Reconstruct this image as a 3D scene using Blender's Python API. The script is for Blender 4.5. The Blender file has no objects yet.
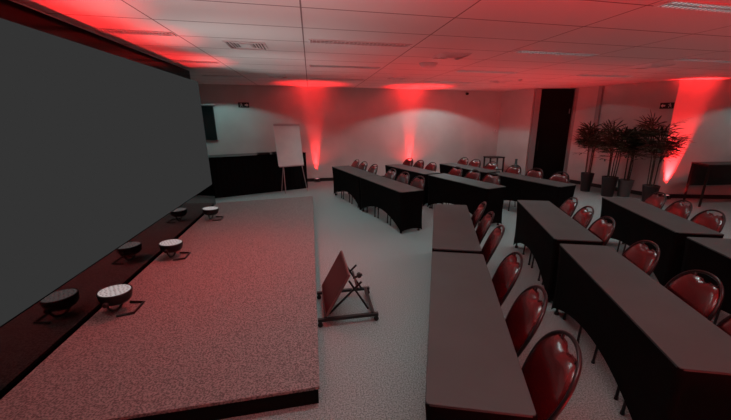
import bpy, bmesh, math, random
from mathutils import Vector, Matrix, Euler
random.seed(7)
PI = math.pi
SC = bpy.context.scene
COL = SC.collection

# ---------------------------------------------------------------- camera
F_PX, YAW, PITCH, ROLL, PX0, PY0 = 343.43, .2161, .2775, .0036, 388.41, 216.36
CAM_Z = 1.914
fwd = Vector((math.sin(YAW) * math.cos(PITCH), math.cos(YAW) * math.cos(PITCH), -math.sin(PITCH)))
rgt = Vector((math.cos(YAW), -math.sin(YAW), 0))
upv = rgt.cross(fwd)
r2 = rgt * math.cos(ROLL) + upv * math.sin(ROLL)
u2 = -rgt * math.sin(ROLL) + upv * math.cos(ROLL)
cd = bpy.data.cameras.new('camera')
cam = bpy.data.objects.new('camera', cd)
COL.objects.link(cam)
cam.matrix_world = Matrix(((r2.x, u2.x, -fwd.x, 0), (r2.y, u2.y, -fwd.y, 0), (r2.z, u2.z, -fwd.z, CAM_Z), (0, 0, 0, 1)))
cd.sensor_width = 36
cd.sensor_fit = 'HORIZONTAL'
cd.lens = F_PX / 731 * 36
cd.shift_x = -(PX0 - 365.5) / 731
cd.shift_y = (PY0 - 210) / 731
cd.clip_start = .05
SC.camera = cam

# ---------------------------------------------------------------- world, exposure
w = bpy.data.worlds.new('world')
SC.world = w
w.use_nodes = True
w.node_tree.nodes['Background'].inputs[0].default_value = (.5, .6, .62, 1)
w.node_tree.nodes['Background'].inputs[1].default_value = 0.0
vs = SC.view_settings
vs.view_transform = 'Standard'
vs.look = 'None'
vs.exposure = 0.0
vs.gamma = 1.0
vs.use_curve_mapping = False

# ---------------------------------------------------------------- lights
RED = (1.0, .018, .02)
TEAL = (.70, 1.0, .98)


def area(name, loc, direction, sx, sy, power, color, spread=180):
    l = bpy.data.lights.new(name, 'AREA')
    l.shape = 'RECTANGLE'
    l.size, l.size_y = sx, sy
    l.energy = power
    l.color = color
    l.spread = math.radians(spread)
    o = bpy.data.objects.new(name, l)
    COL.objects.link(o)
    o.location = loc
    o.rotation_euler = Vector(direction).to_track_quat('-Z', 'Y').to_euler()
    return o


def spot(name, loc, direction, power, color, angle, blend=.3, radius=.05):
    l = bpy.data.lights.new(name, 'SPOT')
    l.energy = power
    l.color = color
    l.spot_size = math.radians(angle)
    l.spot_blend = blend
    l.shadow_soft_size = radius
    o = bpy.data.objects.new(name, l)
    COL.objects.link(o)
    o.location = loc
    o.rotation_euler = Vector(direction).to_track_quat('-Z', 'Y').to_euler()
    return o


# glow of the big screen into the room (its size, its place)
area('screen_glow', (-2.0, 4.3, 1.6), (1, 0, .2), 5.6, 1.4, 3, (.95, 1, .99), 150)
# dimmed ceiling troffers: neutral-teal light downwards
CELL_X, CELL_Y, GX, GY = 1.375, .6875, -1.403, 2.631
CEIL = 2.805
LIGHTS = [(c, r) for c in (-1, 1, 3, 5) for r in (3, 6, 9, 12) if not (c == 5 and r > 6) and not (c == 3 and r > 9) and not (c == -1 and r > 9)] + [(3, 0), (5, 0)]


def light_xy(c, r):
    return (GX + (c + .5) * CELL_X if c >= 0 else -1.83), GY + r * CELL_Y - .09


for c, r in [q for q in LIGHTS if q[1] < 12] + [(-1, 0), (1, 0), (1, -3), (3, -3)]:
    x, y = light_xy(c, r)
    area('troffer_light', (x, y, CEIL - .02), (0, 0, -1), 1.1 if c >= 0 else .6, .1, 7.3 if c >= 0 else 2.2, TEAL, 115)
# wall washers above the far walls
WASH = (.46, 1.0, .98)
for nm_, x, y, p in (('wash_stage', -2.3, 9.55, 38), ('wash_middle', 3.7, 9.6, 74), ('wash_palms', 6.9, 8.0, 4), ('wash_console', 9.9, 5.0, 34)):
    spot(nm_, (x, y, CEIL - .02), (0, 0, -1), p, WASH, 143, .15)
# red uplights on the floor against the walls (fixtures are built further down)
UPLIGHTS = [(.10, 10.90, .12), (3.13, 11.00, .12), (8.585, 6.75, .12)]
for i, (x, y, z) in enumerate(UPLIGHTS):
    spot('beam_low', (x, y, z), (0, .045, 1) if i < 2 else (.09, .06, 1), 950 if i < 2 else 2600, RED, 22 if i < 2 else 28, .8, .03)
    spot('beam_top', (x + (.15 if i == 2 else 0), y - (.75 if i < 2 else .4), .3), (0, 0, 1), (620, 950, 120)[i], RED, 54, 1, .1)  # added lamp set out from the fixture, reddens the upper wall
    spot('uplight_spill', (x, y - .3, z + .1), (0, -.2, 1), (20, 45, 14)[i], RED, 140, .6)
# added unseen red lamps out of view, redden the ceiling
for nm_, x, y, p in (('red_fill_near', 1.3, -.2, 145), ('red_fill_side', 6.2, .2, 70), ('red_fill_far', 9.6, 3.0, 6)):
    area(nm_, (x, y, .3), (0, 0, 1), 1.2, .5, p, RED, 150)
# more added red lamps, no fixtures, hidden in the aisles behind the far tables
for nm_, x, y, p, an in (('aisle_a', 2.15, 6.6, 85, 118), ('aisle_b', 3.9, 8.0, 30, 116), ('aisle_c', 5.7, 7.6, 110, 122)):
    spot(nm_, (x, y, .72), (0, 0, 1), p, RED, an, .4, .1)
spot('corner_red_fill', (5.3, 7.6, .3), (.12, 1, .78), 110, RED, 58, .7, .1)  # added lamp without fixture, reddens the upper walls of the far corner
spot('palm_red_fill', (5.6, 7.2, .3), (1, .55, .80), 90, RED, 66, .7, .1)  # added lamp without fixture, reddens the wall above the palms
# red stage cans shine up in front of the screen
CANS = [(-1.88, 3.38), (-1.86, 4.70), (-1.84, 6.50)]
for x, y in CANS + [(-1.88, 2.0)]:
    spot('stage_can_beam', (x, y, .42), (-.10, 0, 1), 290 if y > 2.5 else 450, RED, 50, .9, .08)
    spot('stage_can_white', (x, y, .42), (.50, .1, 1), 62, (1, .98, .95), 62, .8, .08)
spot('stage_red_fill', (-.9, 4.4, CEIL - .1), (-.12, 0, -1), 190, RED, 105, 1, .1)  # added red lamp under the ceiling, no fixture, reddens the stage


# ---------------------------------------------------------------- materials
def mat(name, col, rough=.6, metal=0.0, spec=.5, emit=None, estr=1.0, noise=None, bump=None, coat=0.0, sheen=0.0):
    m = bpy.data.materials.new(name)
    m.use_nodes = True
    nt = m.node_tree
    b = nt.nodes['Principled BSDF']
    b.inputs['Base Color'].default_value = (*col, 1)
    b.inputs['Roughness'].default_value = rough
    b.inputs['Metallic'].default_value = metal
    b.inputs['Specular IOR Level'].default_value = spec
    b.inputs['Coat Weight'].default_value = coat
    b.inputs['Sheen Weight'].default_value = sheen
    if emit:
        b.inputs['Emission Color'].default_value = (*emit, 1)
        b.inputs['Emission Strength'].default_value = estr
    tc = nt.nodes.new('ShaderNodeTexCoord')
    if noise:   # (scale, other colour, detail)
        n = nt.nodes.new('ShaderNodeTexNoise')
        n.inputs['Scale'].default_value = noise[0]
        n.inputs['Detail'].default_value = noise[2]
        nt.links.new(tc.outputs['Object'], n.inputs['Vector'])
        r = nt.nodes.new('ShaderNodeValToRGB')
        r.color_ramp.elements[0].position = .38
        r.color_ramp.elements[1].position = .62
        r.color_ramp.elements[0].color = (*col, 1)
        r.color_ramp.elements[1].color = (*noise[1], 1)
        nt.links.new(n.outputs['Fac'], r.inputs['Fac'])
        nt.links.new(r.outputs['Color'], b.inputs['Base Color'])
    if bump:    # (scale, strength)
        n = nt.nodes.new('ShaderNodeTexNoise')
        n.inputs['Scale'].default_value = bump[0]
        n.inputs['Detail'].default_value = 3
        nt.links.new(tc.outputs['Object'], n.inputs['Vector'])
        bp = nt.nodes.new('ShaderNodeBump')
        bp.inputs['Strength'].default_value = bump[1]
        bp.inputs['Distance'].default_value = .01
        nt.links.new(n.outputs['Fac'], bp.inputs['Height'])
        nt.links.new(bp.outputs['Normal'], b.inputs['Normal'])
    return m


M = {}
M['carpet'] = mat('grey_carpet', (.145, .18, .18), .95, spec=.1, noise=(95, (.32, .375, .375), 3), bump=(70, .6))
M['stage_carpet'] = mat('stage_carpet', (.11, .095, .095), .95, spec=.1, noise=(85, (.28, .245, .24), 3), bump=(65, .6))
M['wall'] = mat('painted_wall', (.52, .52, .51), .8, spec=.2, noise=(1.3, (.58, .58, .57), 2), bump=(30, .05))
M['black_skirt'] = mat('black_skirt', (.004, .004, .004), .9, spec=.1)
M['gloss_black'] = mat('glossy_black_panel', (.002, .0015, .0015), .14, spec=.07)
M['gloss_fascia'] = mat('glossy_black_fascia', (.002, .0015, .0015), .07, spec=1.0)
M['baseboard'] = mat('black_baseboard', (.008, .008, .008), .6)
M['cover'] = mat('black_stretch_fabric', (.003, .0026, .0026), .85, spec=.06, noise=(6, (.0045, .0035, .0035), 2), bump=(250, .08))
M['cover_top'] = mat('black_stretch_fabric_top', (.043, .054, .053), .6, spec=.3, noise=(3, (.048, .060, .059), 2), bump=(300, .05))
M['dark_metal'] = mat('black_metal', (.012, .012, .012), .4, metal=.3)
M['vinyl'] = mat('red_vinyl', (.065, .002, .003), .25, spec=.8, noise=(5, (.045, .0015, .0025), 2))
M['chair_metal'] = mat('dark_chair_metal', (.03, .028, .03), .3, metal=.7)
M['paper'] = mat('flipchart_paper', (.72, .70, .69), .8, noise=(4, (.68, .66, .66), 2))
M['alu'] = mat('aluminium', (.42, .41, .42), .35, metal=.8)
M['pot_dark'] = mat('dark_pot', (.012, .011, .012), .5)
M['pot_brown'] = mat('brown_pot', (.022, .010, .010), .5)
M['pot_grey'] = mat('grey_pot', (.11, .12, .12), .6)
M['soil'] = mat('potting_soil', (.02, .014, .01), .95, bump=(60, .8))
M['leaf'] = mat('palm_leaf', (.018, .028, .016), .45, spec=.4, noise=(9, (.03, .045, .024), 2))
M['cane'] = mat('palm_cane', (.06, .05, .035), .7, noise=(30, (.03, .025, .02), 2))
M['screen'] = mat('grey_screen', (.0, .0, .0), .9, spec=0, emit=(.0331, .0331, .0331), estr=1)
M['lens'] = mat('lit_lens', (.10, .12, .12), .5, emit=(.36, .345, .34), estr=.9)
M['led'] = mat('led_dot', (.15, .15, .15), .3, emit=(.17, .16, .16), estr=1)
M['red_lens'] = mat('red_lens', (.5, .3, .3), .3, emit=(1, .42, .42), estr=.9)
M['sign_black'] = mat('sign_black', (.006, .006, .006), .5)
M['sign_white'] = mat('sign_white', (.75, .72, .7), .6)
M['door'] = mat('black_door', (.004, .004, .004), .4, spec=.12)
M['jamb'] = mat('door_jamb', (.30, .30, .30), .6)
M['glass_dark'] = mat('dark_glass', (.004, .006, .0065), .2)
M['white_plastic'] = mat('white_plastic', (.7, .7, .7), .4)
M['ceil_plain'] = mat('white_ceiling_metal', (.70, .69, .69), .6)
M['slot'] = mat('dark_slot', (.05, .05, .05), .7)
M['teal_glass'] = mat('teal_glaze', (.05, .13, .13), .2)
M['bezel'] = mat('monitor_bezel', (.12, .05, .05), .5)
M['monitor'] = mat('monitor_glass', (.05, .006, .007), .35, spec=.2)  # black glass; the red ceiling's reflection is put into its base colour
M['tube'] = mat('lit_louver', (.55, .58, .57), .4, emit=(.42, .48, .47), estr=1)
M['dim_tube'] = mat('dim_louver', (.25, .27, .27), .4, emit=(.035, .045, .045), estr=1)
M['rubber'] = mat('black_rubber', (.01, .01, .01), .8)


def ceiling_mat():
    m = mat('ceiling_tiles', (.70, .68, .67), .85, spec=.15)
    nt = m.node_tree
    b = nt.nodes['Principled BSDF']
    g = nt.nodes.new('ShaderNodeNewGeometry')
    sp = nt.nodes.new('ShaderNodeSeparateXYZ')
    nt.links.new(g.outputs['Position'], sp.inputs[0])

    def line(sock, off, cell, wd):
        a = nt.nodes.new('ShaderNodeMath'); a.operation = 'SUBTRACT'; a.inputs[1].default_value = off
        nt.links.new(sock, a.inputs[0])
        d = nt.nodes.new('ShaderNodeMath'); d.operation = 'PINGPONG'; d.inputs[1].default_value = cell / 2
        nt.links.new(a.outputs[0], d.inputs[0])
        c = nt.nodes.new('ShaderNodeMath'); c.operation = 'LESS_THAN'; c.inputs[1].default_value = wd
        nt.links.new(d.outputs[0], c.inputs[0])
        return c.outputs[0]
    lx = line(sp.outputs[0], GX - 20 * CELL_X, CELL_X, .007)
    ly = line(sp.outputs[1], GY - 20 * CELL_Y, CELL_Y, .009)
    mx = nt.nodes.new('ShaderNodeMath'); mx.operation = 'MAXIMUM'
    nt.links.new(lx, mx.inputs[0]); nt.links.new(ly, mx.inputs[1])
    mix = nt.nodes.new('ShaderNodeMix'); mix.data_type = 'RGBA'
    mix.inputs[6].default_value = (.70, .68, .67, 1)
    mix.inputs[7].default_value = (.22, .17, .17, 1)
    nt.links.new(mx.outputs[0], mix.inputs[0])
    nt.links.new(mix.outputs[2], b.inputs['Base Color'])
    return m


M['ceiling'] = ceiling_mat()


# ---------------------------------------------------------------- mesh helpers
class MB:
    def __init__(s):
        s.v, s.f = [], []

    def add(s, vs_, fs):
        n = len(s.v)
        s.v += [Vector(v) for v in vs_]
        s.f += [[i + n for i in f] for f in fs]
        return s

    def box(s, c, d, rot=None):
        vs_ = []
        R = Euler(rot).to_matrix() if rot else Matrix.Identity(3)
        for x in (-.5, .5):
            for y in (-.5, .5):
                for z in (-.5, .5):
                    vs_.append(Vector(c) + R @ Vector((x * d[0], y * d[1], z * d[2])))
        return s.add(vs_, [(0, 1, 3, 2), (4, 6, 7, 5), (0, 4, 5, 1), (2, 3, 7, 6), (0, 2, 6, 4), (1, 5, 7, 3)])

    def tube(s, pts, r, n=8, closed=False):
        pts = [Vector(p) for p in pts]
        rings = []
        k = len(pts)
        prev = None
        for i, p in enumerate(pts):
            if closed:
                t = (pts[(i + 1) % k] - pts[i - 1]).normalized()
            else:
                t = (pts[min(i + 1, k - 1)] - pts[max(i - 1, 0)]).normalized()
            if prev is None:
                a = t.orthogonal().normalized()
            else:
                a = (prev - t * prev.dot(t)).normalized()
            prev = a
            b = t.cross(a)
            rr = r[i] if isinstance(r, (list, tuple)) else r
            rings.append([p + (a * math.cos(2 * PI * j / n) + b * math.sin(2 * PI * j / n)) * rr for j in range(n)])
        vs_ = [v for rg in rings for v in rg]
        fs = []
        for i in range(k if closed else k - 1):
            for j in range(n):
                i2 = (i + 1) % k
                fs.append((i * n + j, i * n + (j + 1) % n, i2 * n + (j + 1) % n, i2 * n + j))
        if not closed:
            fs.append(tuple(range(n))[::-1])
            fs.append(tuple((k - 1) * n + j for j in range(n)))
        return s.add(vs_, fs)

    def lathe(s, prof, c=(0, 0, 0), n=24, rot=None, cap=True):
        R = Euler(rot).to_matrix() if rot else Matrix.Identity(3)
        vs_, fs = [], []
        for r_, z in prof:
            for j in range(n):
                a = 2 * PI * j / n
                vs_.append(Vector(c) + R @ Vector((r_ * math.cos(a), r_ * math.sin(a), z)))
        for i in range(len(prof) - 1):
            for j in range(n):
                fs.append((i * n + j, i * n + (j + 1) % n, (i + 1) * n + (j + 1) % n, (i + 1) * n + j))
        if cap:
            fs.append(tuple(range(n))[::-1])
            fs.append(tuple((len(prof) - 1) * n + j for j in range(n)))
        return s.add(vs_, fs)

    def prism(s, poly, z0, z1):
        n = len(poly)
        vs_ = [(x, y, z0) for x, y in poly] + [(x, y, z1) for x, y in poly]
        fs = [tuple(range(n))[::-1], tuple(range(n, 2 * n))]
        fs += [(i, (i + 1) % n, (i + 1) % n + n, i + n) for i in range(n)]
        return s.add(vs_, fs)

    def build(s, name, m, parent=None, smooth=False, bevel=0.0, kind=None, sub=0, T=None):
        me = bpy.data.meshes.new(name)
        me.from_pydata([tuple(T @ v) if T else tuple(v) for v in s.v], [], s.f)
        ms = m if isinstance(m, list) else [m]
        for q in ms:
            me.materials.append(q)
        bm = bmesh.new()
        bm.from_mesh(me)
        bmesh.ops.recalc_face_normals(bm, faces=bm.faces)
        bm.to_mesh(me)
        bm.free()
        if smooth:
            for p in me.polygons:
                p.use_smooth = True
        o = bpy.data.objects.new(name, me)
        COL.objects.link(o)
        if parent:
            o.parent = parent
        if bevel:
            b = o.modifiers.new('bevel', 'BEVEL')
            b.width = bevel
            b.segments = 2
            b.limit_method = 'ANGLE'
        if sub:
            b = o.modifiers.new('sub', 'SUBSURF')
            b.levels = b.render_levels = sub
        if kind:
            o['kind'] = kind
        return o


def tag(o, label, cat, group=None):
    o['label'] = label
    o['category'] = cat
    if group:
        o['group'] = group
    return o


def thing(name, label, cat, loc=(0, 0, 0), rz=0, group=None):
    o = bpy.data.objects.new(name, None)
    o.empty_display_size = .1
    COL.objects.link(o)
    o.location = loc
    o.rotation_euler = (0, 0, rz)
    return tag(o, label, cat, group)


def dup(root, loc, rz, label, group=None):
    r = root.copy()
    COL.objects.link(r)
    r.location = loc
    r.rotation_euler = (0, 0, rz)
    r['label'] = label
    if group:
        r['group'] = group
    for ch in list(root.children):
        c = ch.copy()
        COL.objects.link(c)
        c.parent = r
        for g in list(ch.children):
            d = g.copy()
            COL.objects.link(d)
            d.parent = c
    return r


# ---------------------------------------------------------------- the room
FLOOR_POLY = [(-4.4, -3.4), (12.6, -3.4), (12.6, 12.6), (-4.4, 12.6)]
MB().prism(FLOOR_POLY, -.1, 0).build('floor', M['carpet'], kind='structure')
MB().prism(FLOOR_POLY, CEIL, CEIL + .1).build('ceiling', M['ceiling'], kind='structure')


def wall(name, a, b, z0=0, z1=CEIL, th=.12, m='wall', base=True):
    a, b = Vector((*a, 0)), Vector((*b, 0))
    d = (b - a).normalized()
    n = Vector((d.y, -d.x, 0))       # into the room is -n when walking a->b with room on the right => outer side +(-n)
    o_ = -n * th
    MB().prism([(a.x, a.y), (b.x, b.y), ((b + o_).x, (b + o_).y), ((a + o_).x, (a + o_).y)], z0, z1).build(name, M[m], kind='structure')
    if base:
        i_ = n * .018
        MB().prism([(a.x, a.y), (b.x, b.y), ((b + i_).x, (b + i_).y), ((a + i_).x, (a + i_).y)], 0, .10).build('baseboard_' + name.split('_', 1)[1], M['baseboard'], kind='structure')


PB0, PB1, PW1, PD0, PD1, PC, PR = (-4.3, 10.82), (6.37, 11.2), (6.70, 9.90), (6.80, 9.82), (7.80, 9.40), (8.45, 6.9), (12.4, 5.75)
wall('wall_back', PB0, PB1)
wall('wall_corner', PB1, PW1)
wall('wall_plants', PD1, PC)
wall('wall_right', PC, PR)
wall('wall_side', PR, (12.4, -3.2), base=False)
wall('wall_rear', (12.4, -3.2), (-2.4, -3.2), base=False)
wall('wall_alcove', (-4.3, 7.95), PB0, base=False)
# screen wall: a thick black glossy partition
MB().prism([(-2.26, -3.2), (-2.26, 7.9), (-2.7, 7.9), (-2.7, -3.2)], 0, CEIL).build('wall_left', M['gloss_black'], kind='structure')
MB().prism([(-2.7, 7.8), (-2.7, 7.9), (-4.3, 7.9), (-4.3, 7.8)], 0, CEIL).build('wall_alcove_front', M['wall'], kind='structure')
MB().prism([(-2.10, .3), (-2.10, 7.86), (-2.26, 7.86), (-2.26, .3)], 0, .56).build('trim_1', M['gloss_fascia'], kind='structure')
MB().box((-2.257, 2.3, CEIL - .004), (.012, 11.1, .008)).build('trim_2', M['ceil_plain'], kind='structure')
# pilaster beside the plants
d_ = (Vector((*PC, 0)) - Vector((*PD1, 0))).normalized()
c_ = Vector((*PD1, 0)) + d_ * .75
ang = math.atan2(d_.y, d_.x)
MB().box((c_.x - .03, c_.y - .02, CEIL / 2), (.11, .10, CEIL - .002), (0, 0, ang)).build('trim_3', M['jamb'], kind='structure')
# door recess
da = Vector((PD1[0] - PD0[0], PD1[1] - PD0[1], 0)).normalized()
dn = Vector((-da.y, da.x, 0))
dang = math.atan2(da.y, da.x)
door = bpy.data.objects.new('door_1', None)
COL.objects.link(door)
door.location = ((PD0[0] + PD1[0]) / 2, (PD0[1] + PD1[1]) / 2, 0)
door.rotation_euler = (0, 0, dang)
door['kind'] = 'structure'
DW = math.hypot(PD1[0] - PD0[0], PD1[1] - PD0[1])
MB().box((0, .10, 1.39), (DW - .10, .05, 2.77)).build('door_leaf', M['door'], door)
mb = MB()
mb.box((-DW / 2 + .0, .03, 1.4), (.16, .14, 2.8)).box((DW / 2, .03, 1.4), (.10, .14, 2.8))
mb.build('door_frame', M['jamb'], door)
MB().box((DW / 2 - .12, .055, 2.15), (.02, .02, .14)).build('door_closer', M['alu'], door)
MB().tube([(-DW / 2 + .17, .04, .95), (-DW / 2 + .17, .04, 1.25)], .012).build('door_handle', M['dark_metal'], door)

# ---------------------------------------------------------------- stage and screen
st = thing('stage', 'low carpeted stage platform along the big grey screen', 'stage', (0, 0, 0))
SP = [(-2.068, .9), (-.04, 1.995), (-.04, 8.12), (-2.068, 7.84)]
SP[0] = (-2.068, 1.05)
SP = [(-2.068, 1.995), (-.04, 1.995), (-.04, 8.12), (-2.068, 7.84)]
MB().prism(SP, .125, .15).build('deck', M['stage_carpet'], st, bevel=.004)
MB().prism([(x * 1.0 + (.012 if i in (0, 3) else -.012), y + (.012 if i < 2 else -.012)) for i, (x, y) in enumerate(SP)], 0, .125).build('skirt', M['black_skirt'], st)

sc = thing('projection_screen', 'huge plain grey screen panel standing behind the stage', 'screen', (-2.26, 4, .57))
MB().box((.095, .0, 1.01), (.13, 7.5, 2.02)).build('casing', M['gloss_black'], sc)
MB().box((.165, .0, 1.01), (.006, 7.49, 2.01)).build('display_panel', M['screen'], sc)

# ---------------------------------------------------------------- stage lights
ordn = ['nearest', 'middle', 'farthest']
for i, (x, y) in enumerate(CANS):
    t = thing('stage_light', f'round stage light with pale lit face, {ordn[i]} of three along the stage edge', 'stage light', (x, y, .15), 0, 'stage lights along the screen')
    R = Euler((0, .04, 0))
    c = Vector((0, 0, .17))
    MB().lathe([(.05, -.075), (.10, -.07), (.125, -.04), (.135, .02), (.137, .038), (.128, .039), (.124, .032)], c, 28, R, cap=False).build('housing', M['dark_metal'], t, smooth=True)
    MB().lathe([(.001, -.076), (.052, -.076)], c, 28, R, cap=False).build('back_plate', M['dark_metal'], t)
    ln = MB().lathe([(.002, .040), (.124, .038)], c, 28, R, cap=False).build('lens', M['lens'], t)
    mb = MB()
    Rm = R.to_matrix()
    for rr, nn in ((.035, 6), (.07, 12), (.102, 18)):
        for k in range(nn):
            a = 2 * PI * k / nn
            mb.lathe([(.0085, 0), (.0085, .004)], c + Rm @ Vector((rr * math.cos(a), rr * math.sin(a), .040)), 8, R)
    mb.lathe([(.014, 0), (.014, .004)], c + Rm @ Vector((0, 0, .040)), 8, R)
    mb.build('led_cluster', M['led'], ln)
    pts = [(0, -.155, .15)] + [(0, -.155 * math.cos(a), .15 - .13 * math.sin(a)) for a in [k * PI / 10 for k in range(1, 10)]] + [(0, .155, .15)]
    MB().tube(pts, .011, 6).build('yoke', M['dark_metal'], t)
    MB().tube([(.04, -.13, .012), (.17, -.10, .012), (.17, .10, .012), (.04, .13, .012)], .012, 6).build('floor_bracket', M['dark_metal'], t)
    for sy in (-.16, .19):
        MB().lathe([(.02, 0), (.02, .03)], (0, sy, .15), 10, (PI / 2, 0, 0)).build('knob', M['rubber'], t)

# ---------------------------------------------------------------- floor uplights
ul = ['against the back wall beside the flipchart', 'against the back wall behind the table rows', 'in the corner behind the rightmost palm']
for i, (x, y, z) in enumerate(UPLIGHTS):
    t = thing('uplight', 'small floor uplight throwing a red beam ' + ul[i], 'uplight', (x, y - .02, 0), 0, 'red uplights along the walls')
    MB().lathe([(.05, .03), (.075, .035), (.08, .10), (.076, .105), (.07, .092)], (0, 0, 0), 20, cap=False).build('housing', M['dark_metal'], t, smooth=True)
    MB().lathe([(.001, .094), (.072, .094)], (0, 0, 0), 20, cap=False).build('lens', M['red_lens'], t)
    MB().box((0, 0, .012), (.2, .12, .022)).box((-.092, 0, .05), (.012, .05, .08)).box((.092, 0, .05), (.012, .05, .08)).build('bracket', M['dark_metal'], t)

# ---------------------------------------------------------------- tables
TL, TW, TH = 1.775, .46, .737


def cover_mesh():
    """stretch cover: long axis Y, x=-TW/2 is the closed front, x=+TW/2 the open seat side"""
    verts, faces = [], []
    NL, NE, NV = 28, 10, 12
    per = []   # (x, y, nx, ny, hem)
    for i in range(NE + 1):           # near end from back to front
        u = i / NE
        per.append((TW / 2 - u * TW, -TL / 2, 0, -1, .02 + .05 * math.sin(PI * u) ** .6, math.sin(PI * u)))
    for i in range(1, NL + 1):
        u = i / NL
        per.append((-TW / 2, -TL / 2 + u * TL, -1, 0, .015 + .245 * math.sin(PI * u) ** .75, math.sin(PI * u)))
    for i in range(1, NE + 1):
        u = i / NE
        per.append((-TW / 2 + u * TW, TL / 2, 0, 1, .02 + .05 * math.sin(PI * u) ** .6, math.sin(PI * u)))
    m = len(per)
    for j in range(NV + 1):
        v = j / NV
        for (x, y, nx, ny, hem, s_) in per:
            z = TH + (hem - TH) * v
            dep = (TH - z) / TH
            inn = .028 * math.sin(PI * min(1, dep)) ** .8 * (.45 + .55 * s_) + .012 * dep
            # corners are pulled along both axes
            cx = math.copysign(1, x) * (abs(x) > TW / 2 - 1e-4)
            cy = math.copysign(1, y) * (abs(y) > TL / 2 - 1e-4)
            verts.append((x - cx * inn * (1 if nx or cx else 0), y - cy * inn, z))
    for j in range(NV):
        for i in range(m - 1):
            a = j * m + i
            faces.append((a, a + 1, a + m + 1, a + m))
    return verts, faces


def make_table():
    t = thing('training_table', '', 'table')
    v, f = cover_mesh()
    mb = MB().add(v, f)
    # short hem on the seat side
    mb.add([(TW / 2, -TL / 2, TH), (TW / 2, TL / 2, TH), (TW / 2 - .004, TL / 2 - .01, TH - .07), (TW / 2 - .004, -TL / 2 + .01, TH - .07)], [(0, 1, 2, 3)])
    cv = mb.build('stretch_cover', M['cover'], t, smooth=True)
    mb = MB()
    r_ = .02
    poly = []
    for cx, cy, a0 in ((1, 1, 0), (-1, 1, 90), (-1, -1, 180), (1, -1, 270)):
        for k in range(4):
            a = math.radians(a0 + k * 30)
            poly.append((cx * (TW / 2 - r_) + r_ * math.cos(a), cy * (TL / 2 - r_) + r_ * math.sin(a)))
    mb.prism(poly, TH - .012, TH + .003)
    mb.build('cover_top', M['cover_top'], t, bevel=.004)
    MB().box((0, 0, TH - .03), (TW - .03, TL - .03, .03)).build('tabletop', M['dark_metal'], t)
    for sx in (-1, 1):
        for sy in (-1, 1):
            x, y = sx * (TW / 2 - .05), sy * (TL / 2 - .07)
            MB().tube([(x, y, .02), (x, y, TH - .045)], .014, 8).lathe([(.024, 0), (.022, .03)], (x, y, 0), 10).build('leg', M['dark_metal'], t)
    return t


ROWS = {
    # name: (front corner near, front corner far, two tables, description)
    'N': ((.413, 1.134), (1.665, 4.536), 'row beside the stage'),
    'R2': ((1.704, 1.077), (2.982, 4.526), 'middle near row'),
    'R3': ((3.15, .98), (4.419, 4.445), 'near row by the palms'),
    'L1': ((1.398, 5.403), (.464, 8.843), 'far row closest to the flipchart'),
    'L2': ((2.961, 5.389), (1.852, 8.877), 'middle far row'),
    'L3': ((4.33, 5.301), (3.36, 8.86), 'far row closest to the black door'),
}
proto = make_table()
first = True
rowdata = {}
for key, (a, b, desc) in ROWS.items():
    a, b = Vector((*a, 0)), Vector((*b, 0))
    d = (b - a).normalized()
    n = Vector((d.y, -d.x, 0))        # towards the seats (+X side)
    L = (b - a).length
    rz = math.atan2(d.y, d.x) - PI / 2
    rowdata[key] = (a, d, n, rz, L, desc)
    for k, pos in enumerate((TL / 2, L - TL / 2)):
        c = a + d * pos + n * (TW / 2)
        lab = f'black-covered long table, {"near" if k == 0 else "far"} one of the {desc}'
        if first:
            proto.location = (c.x, c.y, 0)
            proto.rotation_euler = (0, 0, rz)
            proto['label'] = lab
            proto['group'] = 'covered training tables'
            first = False
        else:
            dup(proto, (c.x, c.y, 0), rz, lab)


# ---------------------------------------------------------------- chairs
def back_outline(wd, z0, z1, n=26):
    """dome-shaped back outline in the (x, z) plane, from lower left round the top to lower right"""
    pts = []
    zm = z0 + (z1 - z0) * .52
    for i in range(n + 1):
        a = PI - PI * i / n
        ca, sa = math.cos(a), math.sin(a)
        pts.append((wd / 2 * math.copysign(abs(ca) ** .85, ca), zm + (z1 - zm) * abs(sa) ** .95))
    low = []
    for i in range(1, 7):
        v = i / 6
        low.append((wd / 2 * (1 - .22 * v * v), zm - (zm - z0) * v))
    left = [(-x, z) for x, z in low][::-1]
    return left + pts + low


def lean(x, z, off=0.0):
    """a point on the reclined, slightly dished back (chair faces +y)"""
    y = -.19 - (z - .46) * .41 + .09 * (x * x) / (.2 * .2) * .25
    return Vector((x, y + off, z))


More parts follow.
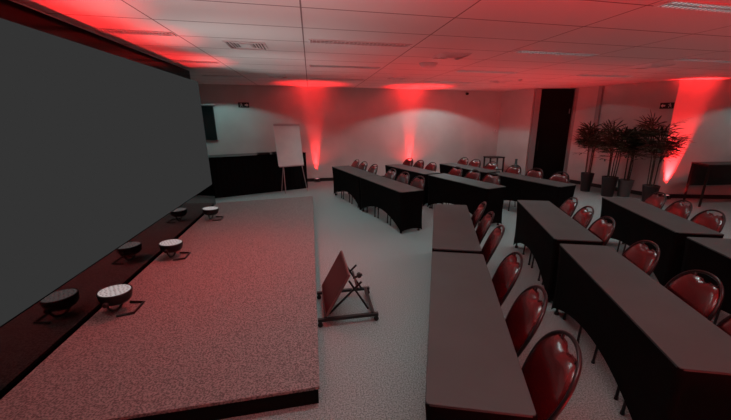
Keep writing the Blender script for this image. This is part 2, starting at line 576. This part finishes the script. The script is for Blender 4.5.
def make_chair():
    t = thing('banquet_chair', '', 'chair')
    # seat pad
    mb = MB()
    prof = [(-.195, -.19), (-.205, .0), (-.20, .12), (-.15, .16), (.15, .16), (.20, .12), (.205, 0), (.195, -.19)]
    mb.prism(prof, .415, .475)
    s_ = mb.build('seat', M['vinyl'], t, smooth=False, bevel=.02)
    # back pad: lower than the frame in the middle so a hand slot stays open
    out = back_outline(.418, .49, .896)
    rows_, cols = 14, 12
    vs_, fs = [], []
    zs = [.49 + .405 * i / rows_ for i in range(rows_ + 1)]

    def half(z):
        best = 0
        for (x0, z0), (x1, z1) in zip(out, out[1:]):
            lo, hi = min(z0, z1), max(z0, z1)
            if lo - 1e-6 <= z <= hi + 1e-6 and x0 >= -1e-6 and x1 >= -1e-6:
                u = 0 if hi - lo < 1e-6 else (z - z0) / (z1 - z0)
                best = max(best, x0 + (x1 - x0) * u)
        return best
    for side in (0, 1):
        for i, z in enumerate(zs):
            h = half(min(z, .8945))
            for j in range(cols + 1):
                u = -1 + 2 * j / cols
                x = u * max(h, .02)
                zz = z - max(0, (z - .82) / .075) * .042 * max(0, 1 - (x / .06) ** 2)
                edge = max(0, 1 - abs(u) ** 2.4) ** .7 * max(0, 1 - (2 * i / rows_ - 1) ** 6) ** .5
                p = lean(x, zz)
                p.y += (.006 + .045 * edge) if side == 0 else -(.004 + .012 * edge)
                vs_.append(p)
    W_ = cols + 1
    N_ = W_ * (rows_ + 1)
    for i in range(rows_):
        for j in range(cols):
            a = i * W_ + j
            fs.append((a, a + 1, a + W_ + 1, a + W_))
            fs.append((N_ + a, N_ + a + W_, N_ + a + W_ + 1, N_ + a + 1))
    for i in range(rows_):
        a = i * W_
        fs.append((a, a + W_, N_ + a + W_, N_ + a))
        a += cols
        fs.append((a, N_ + a, N_ + a + W_, a + W_))
    for j in range(cols):
        fs.append((j, N_ + j, N_ + j + 1, j + 1))
        a = rows_ * W_ + j
        fs.append((a, a + 1, N_ + a + 1, N_ + a))
    MB().add(vs_, fs).build('backrest', M['vinyl'], t, smooth=True)
    # tube frame round the back, continuing down as the rear legs
    o2 = back_outline(.434, .48, .908)
    mb = MB()
    mb.tube([lean(x, z, -.004) for x, z in o2], .011, 8)
    mb.build('back_frame', M['chair_metal'], t, smooth=True)
    # little bright corner plates at the top of the frame
    for sx in (-1, 1):
        p0, p1 = lean(sx * .085, .83, .0), lean(sx * .105, .885, -.002)
        MB().tube([p0, p1], .008, 6).build('handle_bracket', M['chair_metal'], t)
    x0, z0 = o2[-1]
    for sx in (-1, 1):
        MB().tube([lean(sx * x0, .50, -.004), Vector((sx * .185, -.20, .42)), Vector((sx * .19, -.25, .015))], .011, 8).lathe([(.015, 0), (.015, .02)], (sx * .19, -.25, 0), 8).build('leg', M['chair_metal'], t)
        MB().tube([Vector((sx * .18, .13, .41)), Vector((sx * .19, .15, .015))], .011, 8).lathe([(.015, 0), (.015, .02)], (sx * .19, .15, 0), 8).build('leg', M['chair_metal'], t)
    MB().tube([(-.18, -.18, .40), (-.18, .13, .40), (.18, .13, .40), (.18, -.18, .40)], .010, 6, closed=True).build('seat_frame', M['chair_metal'], t)
    MB().tube([(-.188, -.23, .16), (.188, -.23, .16)], .008, 6).build('stretcher', M['chair_metal'], t)
    return t


pc = make_chair()
SEATS = {   # distance from the near end of the row, offset of the back beyond the table edge
    'N': [(.30, .22), (.80, .22), (1.36, .21), (2.10, .21), (2.60, .19), (3.08, .17)],
    'R2': [(.27, .14), (.79, .17), (1.42, .15), (2.18, .16), (2.66, .15), (3.14, .15)],
    'R3': [(.40, .14), (.90, .14), (1.45, .14), (2.26, .14), (2.77, .13), (3.28, .13)],
    'L1': [(.36, .16), (.90, .17), (1.40, .15), (2.24, .14), (2.80, .14), (3.30, .14)],
    'L2': [(.42, .13), (.94, .13), (1.48, .13), (2.36, .13), (2.86, .13), (3.34, .13)],
    'L3': [(.42, .14), (1.00, .13), (1.58, .14), (2.28, .13), (2.88, .14), (3.36, .14)],
}
TURN = {'N': -.03, 'R2': .0, 'R3': .0, 'L1': 0, 'L2': 0, 'L3': 0}
nth = ['first', 'second', 'third', 'fourth', 'fifth', 'sixth']
firstc = True
for key, seats in SEATS.items():
    a, d, n, rz, L, desc = rowdata[key]
    for k, (al, off) in enumerate(seats):
        if key == 'R3' and k < 2:
            continue
        jit = random.uniform(-.04, .04)
        q = a + d * al + n * (TW + off - .372)     # the top of the back leans .37 behind the chair's middle
        crz = rz + PI / 2 + jit + TURN[key]
        lab = f'red dome-backed chair, {nth[k]} from near end, {desc}'
        if firstc:
            pc.location = (q.x, q.y, 0)
            pc.rotation_euler = (0, 0, crz)
            pc['label'] = lab
            pc['group'] = 'banquet chairs pushed up to the tables'
            firstc = False
        else:
            dup(pc, (q.x, q.y, 0), crz, lab)

# ---------------------------------------------------------------- black draped counter behind the stage
p0, p1 = Vector((-.18, 9.91, 0)), Vector((-3.4, 8.60, 0))
d = (p1 - p0).normalized()
rz = math.atan2(d.y, d.x)
ct = thing('draped_counter', 'long counter draped in black cloth behind the stage and flipchart', 'counter', tuple(p0), rz)
mb = MB()
Lc = (p1 - p0).length
NF = 120
poly = [(Lc * i / NF, .004 * math.sin(i * 1.7) * (1 if 0 < i < NF else 0)) for i in range(NF + 1)] + [(Lc, -.62), (0, -.62)]
mb.prism(poly, 0, .985)
mb.build('cloth_skirt', M['black_skirt'], ct)
MB().box((Lc / 2, -.31, .993), (Lc + .02, .65, .016)).build('countertop', M['gloss_black'], ct, bevel=.004)
Rm = Matrix.Rotation(rz, 3, 'Z')
for k, (u, w_, h_, lab) in enumerate(((.52, .22, .05, 'flat black case lying on the draped counter, beside the flipchart'), (.86, .30, .045, 'wider flat black case lying on the draped counter, farther from the flipchart'))):
    q = p0 + Rm @ Vector((u + .25, -.12, 0))
    b = thing('equipment_case', lab, 'case', (q.x, q.y, 1.001), rz)
    MB().box((0, 0, h_ / 2), (w_, .16, h_)).build('case_body', M['dark_metal'], b, bevel=.006)
    MB().tube([(-.04, .085, h_ * .5), (-.04, .10, h_ * .5), (.04, .10, h_ * .5), (.04, .085, h_ * .5)], .005, 6).build('handle', M['rubber'], b)

# ---------------------------------------------------------------- flipchart easel
ey = math.atan2(.30, .62)
fe = thing('flipchart_easel', 'flipchart easel with a blank paper pad standing behind the stage', 'easel', (-.55, 9.35, 0), ey)
tilt = .14


def ep(x, z, off=0):     # point on the tilted board
    return Vector((x, (z - .73) * tilt + off, z))


def slab(x0, x1, z0, z1, th, off):
    v = [ep(x0, z0, off), ep(x1, z0, off), ep(x1, z1, off), ep(x0, z1, off)]
    v2 = [p + Vector((0, th, 0)) for p in v]
    return v + v2, [(0, 1, 2, 3), (7, 6, 5, 4), (0, 4, 5, 1), (1, 5, 6, 2), (2, 6, 7, 3), (3, 7, 4, 0)]


MB().add(*slab(-.345, .345, .735, 1.765, .012, 0)).build('board', M['white_plastic'], fe)
MB().add(*slab(-.34, .34, .725, 1.72, .01, -.0115)).build('paper_pad', M['paper'], fe)
MB().add(*slab(-.35, .35, 1.725, 1.775, .016, -.018)).build('clamp_bar', M['alu'], fe)
MB().add(*slab(-.33, .33, .700, .722, .05, -.045)).build('pen_tray', M['alu'], fe)
for sx, bx in ((-.72, -.245), (1, .36)):
    MB().tube([ep(sx * .27, 1.2, .028), ep(sx * .27 + (bx - sx * .27) * .3, .72, .028), Vector((bx, -.09, .01))], .012, 8).build('leg', M['alu'], fe)
MB().tube([ep(-.05, 1.55, .03), Vector((-.24, .22, .01))], .012, 8).build('leg', M['alu'], fe)

# ---------------------------------------------------------------- wall television behind the screen edge
tv = thing('wall_television', 'black television on the back wall, half hidden behind the big screen', 'television', (-3.26, 10.80, 1.31), .035)
MB().box((0, .0, .46), (1.28, .05, .92)).build('casing', M['dark_metal'], tv, bevel=.006)
MB().box((0, -.027, .46), (1.24, .004, .88)).build('display_panel', M['glass_dark'], tv)
MB().box((0, .035, .46), (.4, .04, .3)).build('wall_bracket', M['alu'], tv)
tag(MB().box((-2.95, 10.79, 2.262), (.75, .14, .02)).build('wall_shelf', M['white_plastic']), 'thin white shelf on the back wall above the television', 'shelf')


# ---------------------------------------------------------------- exit signs
def exit_sign(loc, rz, label, mirror):
    t = thing('exit_sign', label, 'sign', loc, rz, 'exit signs')
    MB().box((0, 0, 0), (.29, .02, .14)).build('plate', M['sign_black'], t)
    s = -1 if mirror else 1
    ar = MB()
    y = -.0125
    ar.add([(-.13 * s, y, 0), (-.08 * s, y, .045), (-.08 * s, y, .018), (-.03 * s, y, .018), (-.03 * s, y, -.018), (-.08 * s, y, -.018), (-.08 * s, y, -.045)], [tuple(range(7))])
    o = ar.build('arrow', M['sign_white'], t)
    fg = MB()
    cx = .065 * s
    fg.lathe([(.011, 0), (.011, .002)], (cx + .004, y + .001, .047), 10, (PI / 2, 0, 0))

    def limb(pts, wd):
        for (xa, za), (xb, zb) in zip(pts, pts[1:]):
            dx, dz = xb - xa, zb - za
            l = math.hypot(dx, dz)
            nx, nz = -dz / l * wd / 2, dx / l * wd / 2
            fg.add([(cx + (xa + nx), y, za + nz), (cx + (xb + nx), y, zb + nz), (cx + (xb - nx), y, zb - nz), (cx + (xa - nx), y, za - nz)], [(0, 1, 2, 3)])
    limb([(.002, .034), (.008, -.005)], .022)
    limb([(0, .028), (-.026, .018), (-.034, .034)], .009)
    limb([(.004, .028), (.030, .012), (.026, -.006)], .009)
    limb([(.006, -.004), (-.016, -.018), (-.018, -.052)], .011)
    limb([(.010, -.004), (.022, -.030), (.045, -.036)], .011)
    fg.build('running_figure', M['sign_white'], t)
    return t


exit_sign((-1.83, 10.888, 2.27), .036, 'small black exit sign high on the back wall left of the flipchart', True)
wd = Vector((PC[0] - PD1[0], PC[1] - PD1[1], 0)).normalized()
q = Vector((*PC, 0)) - wd * .155 + Vector((wd.y, -wd.x, 0)) * .013
exit_sign((q.x, q.y, 2.235), math.atan2(wd.y, wd.x), 'small black exit sign with arrow high on the wall above the palms', False)

# ---------------------------------------------------------------- confidence monitor on a rolling frame
ms = thing('monitor_stand', 'low rolling floor stand holding a tilted dark screen beside the stage', 'monitor stand', (.255, 3.2, 0), 0)
RX, RY = .27, .27
for sy in (-1, 1):
    MB().box((0, sy * RY, .075), (2 * RX + .04, .035, .03)).build('base_rail', M['dark_metal'], ms, bevel=.003)
MB().box((RX - .03, 0, .085), (.03, 2 * RY, .03)).build('cross_rail', M['dark_metal'], ms, bevel=.003)
MB().box((-RX + .05, 0, .085), (.03, 2 * RY, .03)).build('cross_rail', M['dark_metal'], ms, bevel=.003)
for sx in (-1, 1):
    for sy in (-1, 1):
        cs = MB().box((sx * RX, sy * RY, .052), (.03, .04, .02)).build('caster', M['dark_metal'], ms)
        MB().lathe([(.022, -.012), (.024, -.006), (.024, .006), (.022, .012)], (sx * RX, sy * RY, .0245), 14, (PI / 2, 0, 0)).build('wheel', M['rubber'], cs)
# crossed struts
for sy in (-1, 1):
    MB().tube([(-.18, sy * .20, .09), (.14, sy * .20, .40)], .011, 6).build('strut', M['dark_metal'], ms)
    MB().tube([(.20, sy * .20, .10), (.02, sy * .20, .42)], .011, 6).build('strut', M['dark_metal'], ms)
MB().tube([(.10, -.20, .33), (.10, .20, .33)], .010, 6).build('cross_bar', M['dark_metal'], ms)
lo, hi = Vector((-.228, 0, .12)), Vector((.0, 0, .52))
ax = (hi - lo).normalized()
nm = Vector((-ax.z, 0, ax.x))
Rt = Matrix((ax, Vector((0, 1, 0)), nm)).transposed()
mc = (lo + hi) / 2
Ht = (hi - lo).length
T = Matrix.Translation(mc + Vector((0, -.0, 0))) @ Matrix.Translation((.012, 0, 0)) @ Matrix.Rotation(.03, 4, 'Z') @ Rt.to_4x4()
pm = MB().box((0, .03, 0), (Ht, .64, .022)).build('monitor', M['bezel'], ms, bevel=.004, T=T)
MB().box((0, .03, .012), (Ht - .03, .61, .003)).build('monitor_glass', M['monitor'], pm, T=T)
MB().lathe([(.022, 0), (.022, .04)], (.12, -.16, .46), 12, (PI / 2, 0, 0)).tube([(.06, -.19, .44), (.15, -.19, .47)], .012, 6).build('clamp', M['rubber'], ms)


# ---------------------------------------------------------------- potted palms
def palm(x, y, ph, pr, potm, height, spread, ncane, nfan, label, potlabel=None):
    t = thing('potted_palm', label, 'plant', (x, y, 0), random.uniform(0, 6), 'potted palms by the wall')
    MB().lathe([(pr * .72, 0), (pr * .80, ph * .4), (pr * .98, ph * .96), (pr, ph), (pr * .93, ph), (pr * .90, ph * .9)], (0, 0, 0), 24, cap=False).lathe([(.001, .002), (pr * .72, .002)], (0, 0, 0), 24, cap=False).build('pot', potm, t, smooth=True)
    MB().lathe([(.001, ph * .91), (pr * .91, ph * .90)], (0, 0, 0), 24, cap=False).build('soil', M['soil'], t)
    canes, leaves = MB(), MB()
    for c in range(ncane):
        a = 2 * PI * c / ncane + random.uniform(-.3, .3)
        r0, r1 = pr * random.uniform(.2, .6), spread * random.uniform(.25, .6)
        top = height * random.uniform(.66, .90)
        pts = [(r0 * math.cos(a), r0 * math.sin(a), ph * .88), (r0 * 1.3 * math.cos(a), r0 * 1.3 * math.sin(a), (ph + top) / 2), (r1 * .7 * math.cos(a), r1 * .7 * math.sin(a), top)]
        canes.tube(pts, [.013, .011, .009], 6)
        for k in range(nfan):
            fa = a + random.uniform(-1.9, 1.9)
            st_ = Vector(pts[1]).lerp(Vector(pts[2]), random.uniform(.12, 1.05))
            el = random.uniform(-.1, 1.25)
            pl = random.uniform(.08, .26)
            dirv = Vector((math.cos(fa) * math.cos(el), math.sin(fa) * math.cos(el), math.sin(el)))
            hub = st_ + dirv * pl
            lim = math.hypot(hub.x, hub.y)
            if lim > spread * .62:
                hub.x *= spread * .62 / lim
                hub.y *= spread * .62 / lim
            canes.tube([st_, hub], .004, 4)
            side = dirv.cross(Vector((0, 0, 1)))
            side = side.normalized() if side.length > .05 else Vector((1, 0, 0))
            nb = 7
            for b in range(nb):
                ang_ = math.radians(-85 + 170 * b / (nb - 1) + random.uniform(-7, 7))
                bd = (dirv * math.cos(ang_) + side * math.sin(ang_)).normalized()
                ln_ = random.uniform(.28, .42) * (1 - .2 * abs(ang_) / 1.9)
                wd_ = .016
                pn = bd.cross(side if abs(bd.dot(side)) < .9 else dirv).normalized()
                wv = bd.cross(pn).normalized() * wd_
                m1 = hub + bd * ln_ * .45
                m2 = hub + bd * ln_ * .8 - Vector((0, 0, .012))
                tip = hub + bd * ln_ - Vector((0, 0, .035))
                leaves.add([hub - wv * .3, hub + wv * .3, m1 + wv, m1 - wv, m2 + wv * .9, m2 - wv * .9, tip + wv * .2, tip - wv * .2], [(0, 1, 2, 3), (3, 2, 4, 5), (5, 4, 6, 7)])
    canes.build('cane', M['cane'], t)
    leaves.build('foliage', M['leaf'], t)


palm(7.33, 7.98, .50, .165, M['pot_dark'], 1.84, .44, 6, 9, 'fan palm in a slim black pot, closest to the black door')
palm(7.42, 7.32, .50, .19, M['pot_dark'], 1.70, .44, 6, 9, 'fan palm in a wide black pot, second from the black door')
palm(7.80, 7.20, .43, .18, M['pot_grey'], 1.72, .26, 5, 9, 'fan palm in the only light grey pot')
palm(7.82, 6.52, .41, .18, M['pot_brown'], 1.98, .58, 7, 10, 'tall spreading fan palm in a dark brown pot, closest to the red-lit corner')

# ---------------------------------------------------------------- black console at the right wall
wr = Vector((PR[0] - PC[0], PR[1] - PC[1], 0)).normalized()
cr = math.atan2(wr.y, wr.x)
cs = thing('console_table', 'tall black metal frame console against the grey wall past the palms', 'console', (8.70, 6.37, 0), cr * .35)
for x, y in ((0, 0), (-.10, -.48), (2.3, 0), (2.3, -.48)):
    MB().box((x, y, .475), (.035, .035, .95)).build('leg', M['dark_metal'], cs, bevel=.003)
MB().add([(-.02, .02, .93), (2.35, .02, .93), (2.35, -.50, .93), (-.12, -.50, .93), (-.02, .02, .96), (2.35, .02, .96), (2.35, -.50, .96), (-.12, -.50, .96)], [(0, 1, 2, 3), (7, 6, 5, 4), (0, 4, 5, 1), (1, 5, 6, 2), (2, 6, 7, 3), (3, 7, 4, 0)]).build('top_frame', M['dark_metal'], cs)
MB().box((1.16, .0, .66), (2.28, .012, .52)).build('glass_panel', M['glass_dark'], cs)

# ---------------------------------------------------------------- small black stand and teal vase in the back corner
sd = thing('side_stand', 'small open black metal stand in the far corner behind the last table row', 'stand', (5.84, 10.4, 0), .1)
for sx in (-1, 1):
    for sy in (-1, 1):
        MB().box((sx * .25, sy * .17, .35), (.04, .04, .70)).build('leg', M['dark_metal'], sd)
MB().box((0, 0, .705), (.56, .40, .035)).build('top', M['dark_metal'], sd)
MB().box((0, 0, .30), (.46, .30, .02)).build('shelf', M['dark_metal'], sd)
vz = thing('floor_vase', 'slim teal bottle-shaped vase on the floor near the far corner', 'vase', (6.28, 9.8, 0))
MB().lathe([(.06, 0), (.11, .08), (.13, .28), (.10, .46), (.045, .54), (.035, .66), (.045, .70), (.036, .70), (.026, .66)], (0, 0, 0), 20, cap=False).lathe([(.001, .001), (.06, .001)], (0, 0, 0), 20, cap=False).build('body', M['teal_glass'], vz, smooth=True)


# ---------------------------------------------------------------- ceiling fittings
colw = {-1: 'closest to the screen', 1: 'second out from the screen', 3: 'third out from the screen', 5: 'farthest out from the screen'}
roww = {0: 'nearest row', 3: 'second row', 6: 'third row', 9: 'fourth row', 12: 'last row'}
for c, r in LIGHTS:
    x, y = light_xy(c, r)
    lit = c >= 3
    LX = 1.22 if c >= 0 else .78
    t = thing('ceiling_light', f'{"pale" if lit else "dim"} louvred strip ceiling light, {roww[r]}, {colw[c]}', 'ceiling light', (x, y, CEIL), 0, 'recessed ceiling lights')
    L2, W2 = LX / 2, .13 / 2
    mb = MB()
    mb.box((0, -W2 - .012, -.006), (LX + .04, .02, .012)).box((0, W2 + .012, -.006), (LX + .04, .02, .012)).box((-L2 - .01, 0, -.006), (.02, .13, .012)).box((L2 + .01, 0, -.006), (.02, .13, .012))
    mb.build('frame', M['ceil_plain'], t)
    MB().box((0, 0, -.002), (LX, .13, .003)).build('diffuser', M['tube'] if lit else M['slot'], t)
    mb = MB()
    for k in range(25):
        mb.box((-L2 + LX * (k + .5) / 25, 0, -.008), (.008, .128, .010))
    mb.box((0, 0, -.009), (LX, .008, .010))
    mb.build('louver', M['alu'] if lit else M['ceil_plain'], t)


def diffuser(x, y, w_, label, slats):
    t = thing('air_diffuser', label, 'air vent', (x, y, CEIL), 0, 'air diffusers in the ceiling')
    h = w_ / 2
    if slats:
        fr = MB()
        for sx in (-1, 1):
            fr.box((sx * h, 0, -.006), (.02, w_, .012)).box((0, sx * h, -.006), (w_, .02, .012))
        fr.build('frame', M['ceil_plain'], t)
        for sx in (-1, 1):
            mb = MB()
            for k in range(4):
                mb.box((sx * (h - .03 - .035 * k), 0, -.004), (.010, w_ * (.92 - .16 * k), .006))
            mb.build('slat_bank', M['slot'], t)
        MB().box((0, 0, -.008), (w_ * .3, w_ * .6, .012)).build('centre_plate', M['ceil_plain'], t)
    else:
        fr = MB()
        for k, (a, z) in enumerate(((h, -.003), (h * .72, -.012), (h * .44, -.02))):
            b = a * .86
            v = [(-a, -a, z), (a, -a, z), (a, a, z), (-a, a, z), (-b, -b, z - .022), (b, -b, z - .022), (b, b, z - .022), (-b, b, z - .022)]
            fr.add(v, [(0, 1, 5, 4), (1, 2, 6, 5), (2, 3, 7, 6), (3, 0, 4, 7)])
        fr.build('cone', M['ceil_plain'], t)
        MB().box((0, 0, -.04), (h * .6, h * .6, .01)).build('centre_plate', M['ceil_plain'], t)
    return t


diffuser(-.74, 5.08, .46, 'square slatted air vent set flush in the pale ceiling above the stage', True)
diffuser(2.05, 5.13, .46, 'square stepped air vent hanging below the red ceiling near its middle', False)
diffuser(1.95, 7.98, .42, 'square stepped air vent in the ceiling near the back wall, above the table rows', False)
diffuser(5.75, 5.27, .50, 'square stepped air vent in the ceiling towards the palms', False)
diffuser(-.65, 8.35, .42, 'square stepped air vent in the ceiling behind the stage', False)
diffuser(4.55, 8.1, .42, 'square stepped air vent in the ceiling above the last table row', False)
sm = thing('ceiling_speaker', 'round domed fitting under the red ceiling beside the stepped vent', 'ceiling fitting', (1.98, 5.95, CEIL))
MB().lathe([(.155, 0), (.155, -.015), (.15, -.02)], (0, 0, 0), 24, cap=False).build('ring', M['ceil_plain'], sm)
MB().lathe([(.145, -.012), (.125, -.05), (.08, -.075), (.03, -.085), (.001, -.086)], (0, 0, 0), 24, cap=False).build('dome', M['ceil_plain'], sm, smooth=True)
sn = thing('smoke_detector', 'tiny round detector on the ceiling above the last table row', 'smoke detector', (4.85, 7.75, CEIL))
MB().lathe([(.05, 0), (.05, -.02), (.03, -.045), (.001, -.047)], (0, 0, 0), 16, cap=False).build('body', M['white_plastic'], sn, smooth=True)
cc = thing('security_camera', 'tiny black security camera high on the back wall near the corner', 'camera', (5.05, 11.10, 2.70))
MB().lathe([(.035, -.05), (.04, .04), (.03, .06)], (0, -.04, 0), 14, (PI / 2, 0, 0)).build('body', M['dark_metal'], cc)
MB().box((0, .02, .03), (.03, .06, .03)).build('bracket', M['dark_metal'], cc)
for z, lab in ((1.52, 'small white wall control plate in the corner, lower of the two'), (2.10, 'tiny white wall sensor in the corner, upper of the two')):
    g = thing('wall_sensor', lab, 'sensor', (6.22, 11.17, z), .035)
    MB().box((0, 0, 0), (.11, .04, .07 if z < 2 else .06)).build('housing', M['white_plastic'], g, bevel=.006)
    MB().box((0, -.021, 0), (.03, .004, .03)).build('face', M['slot'], g)
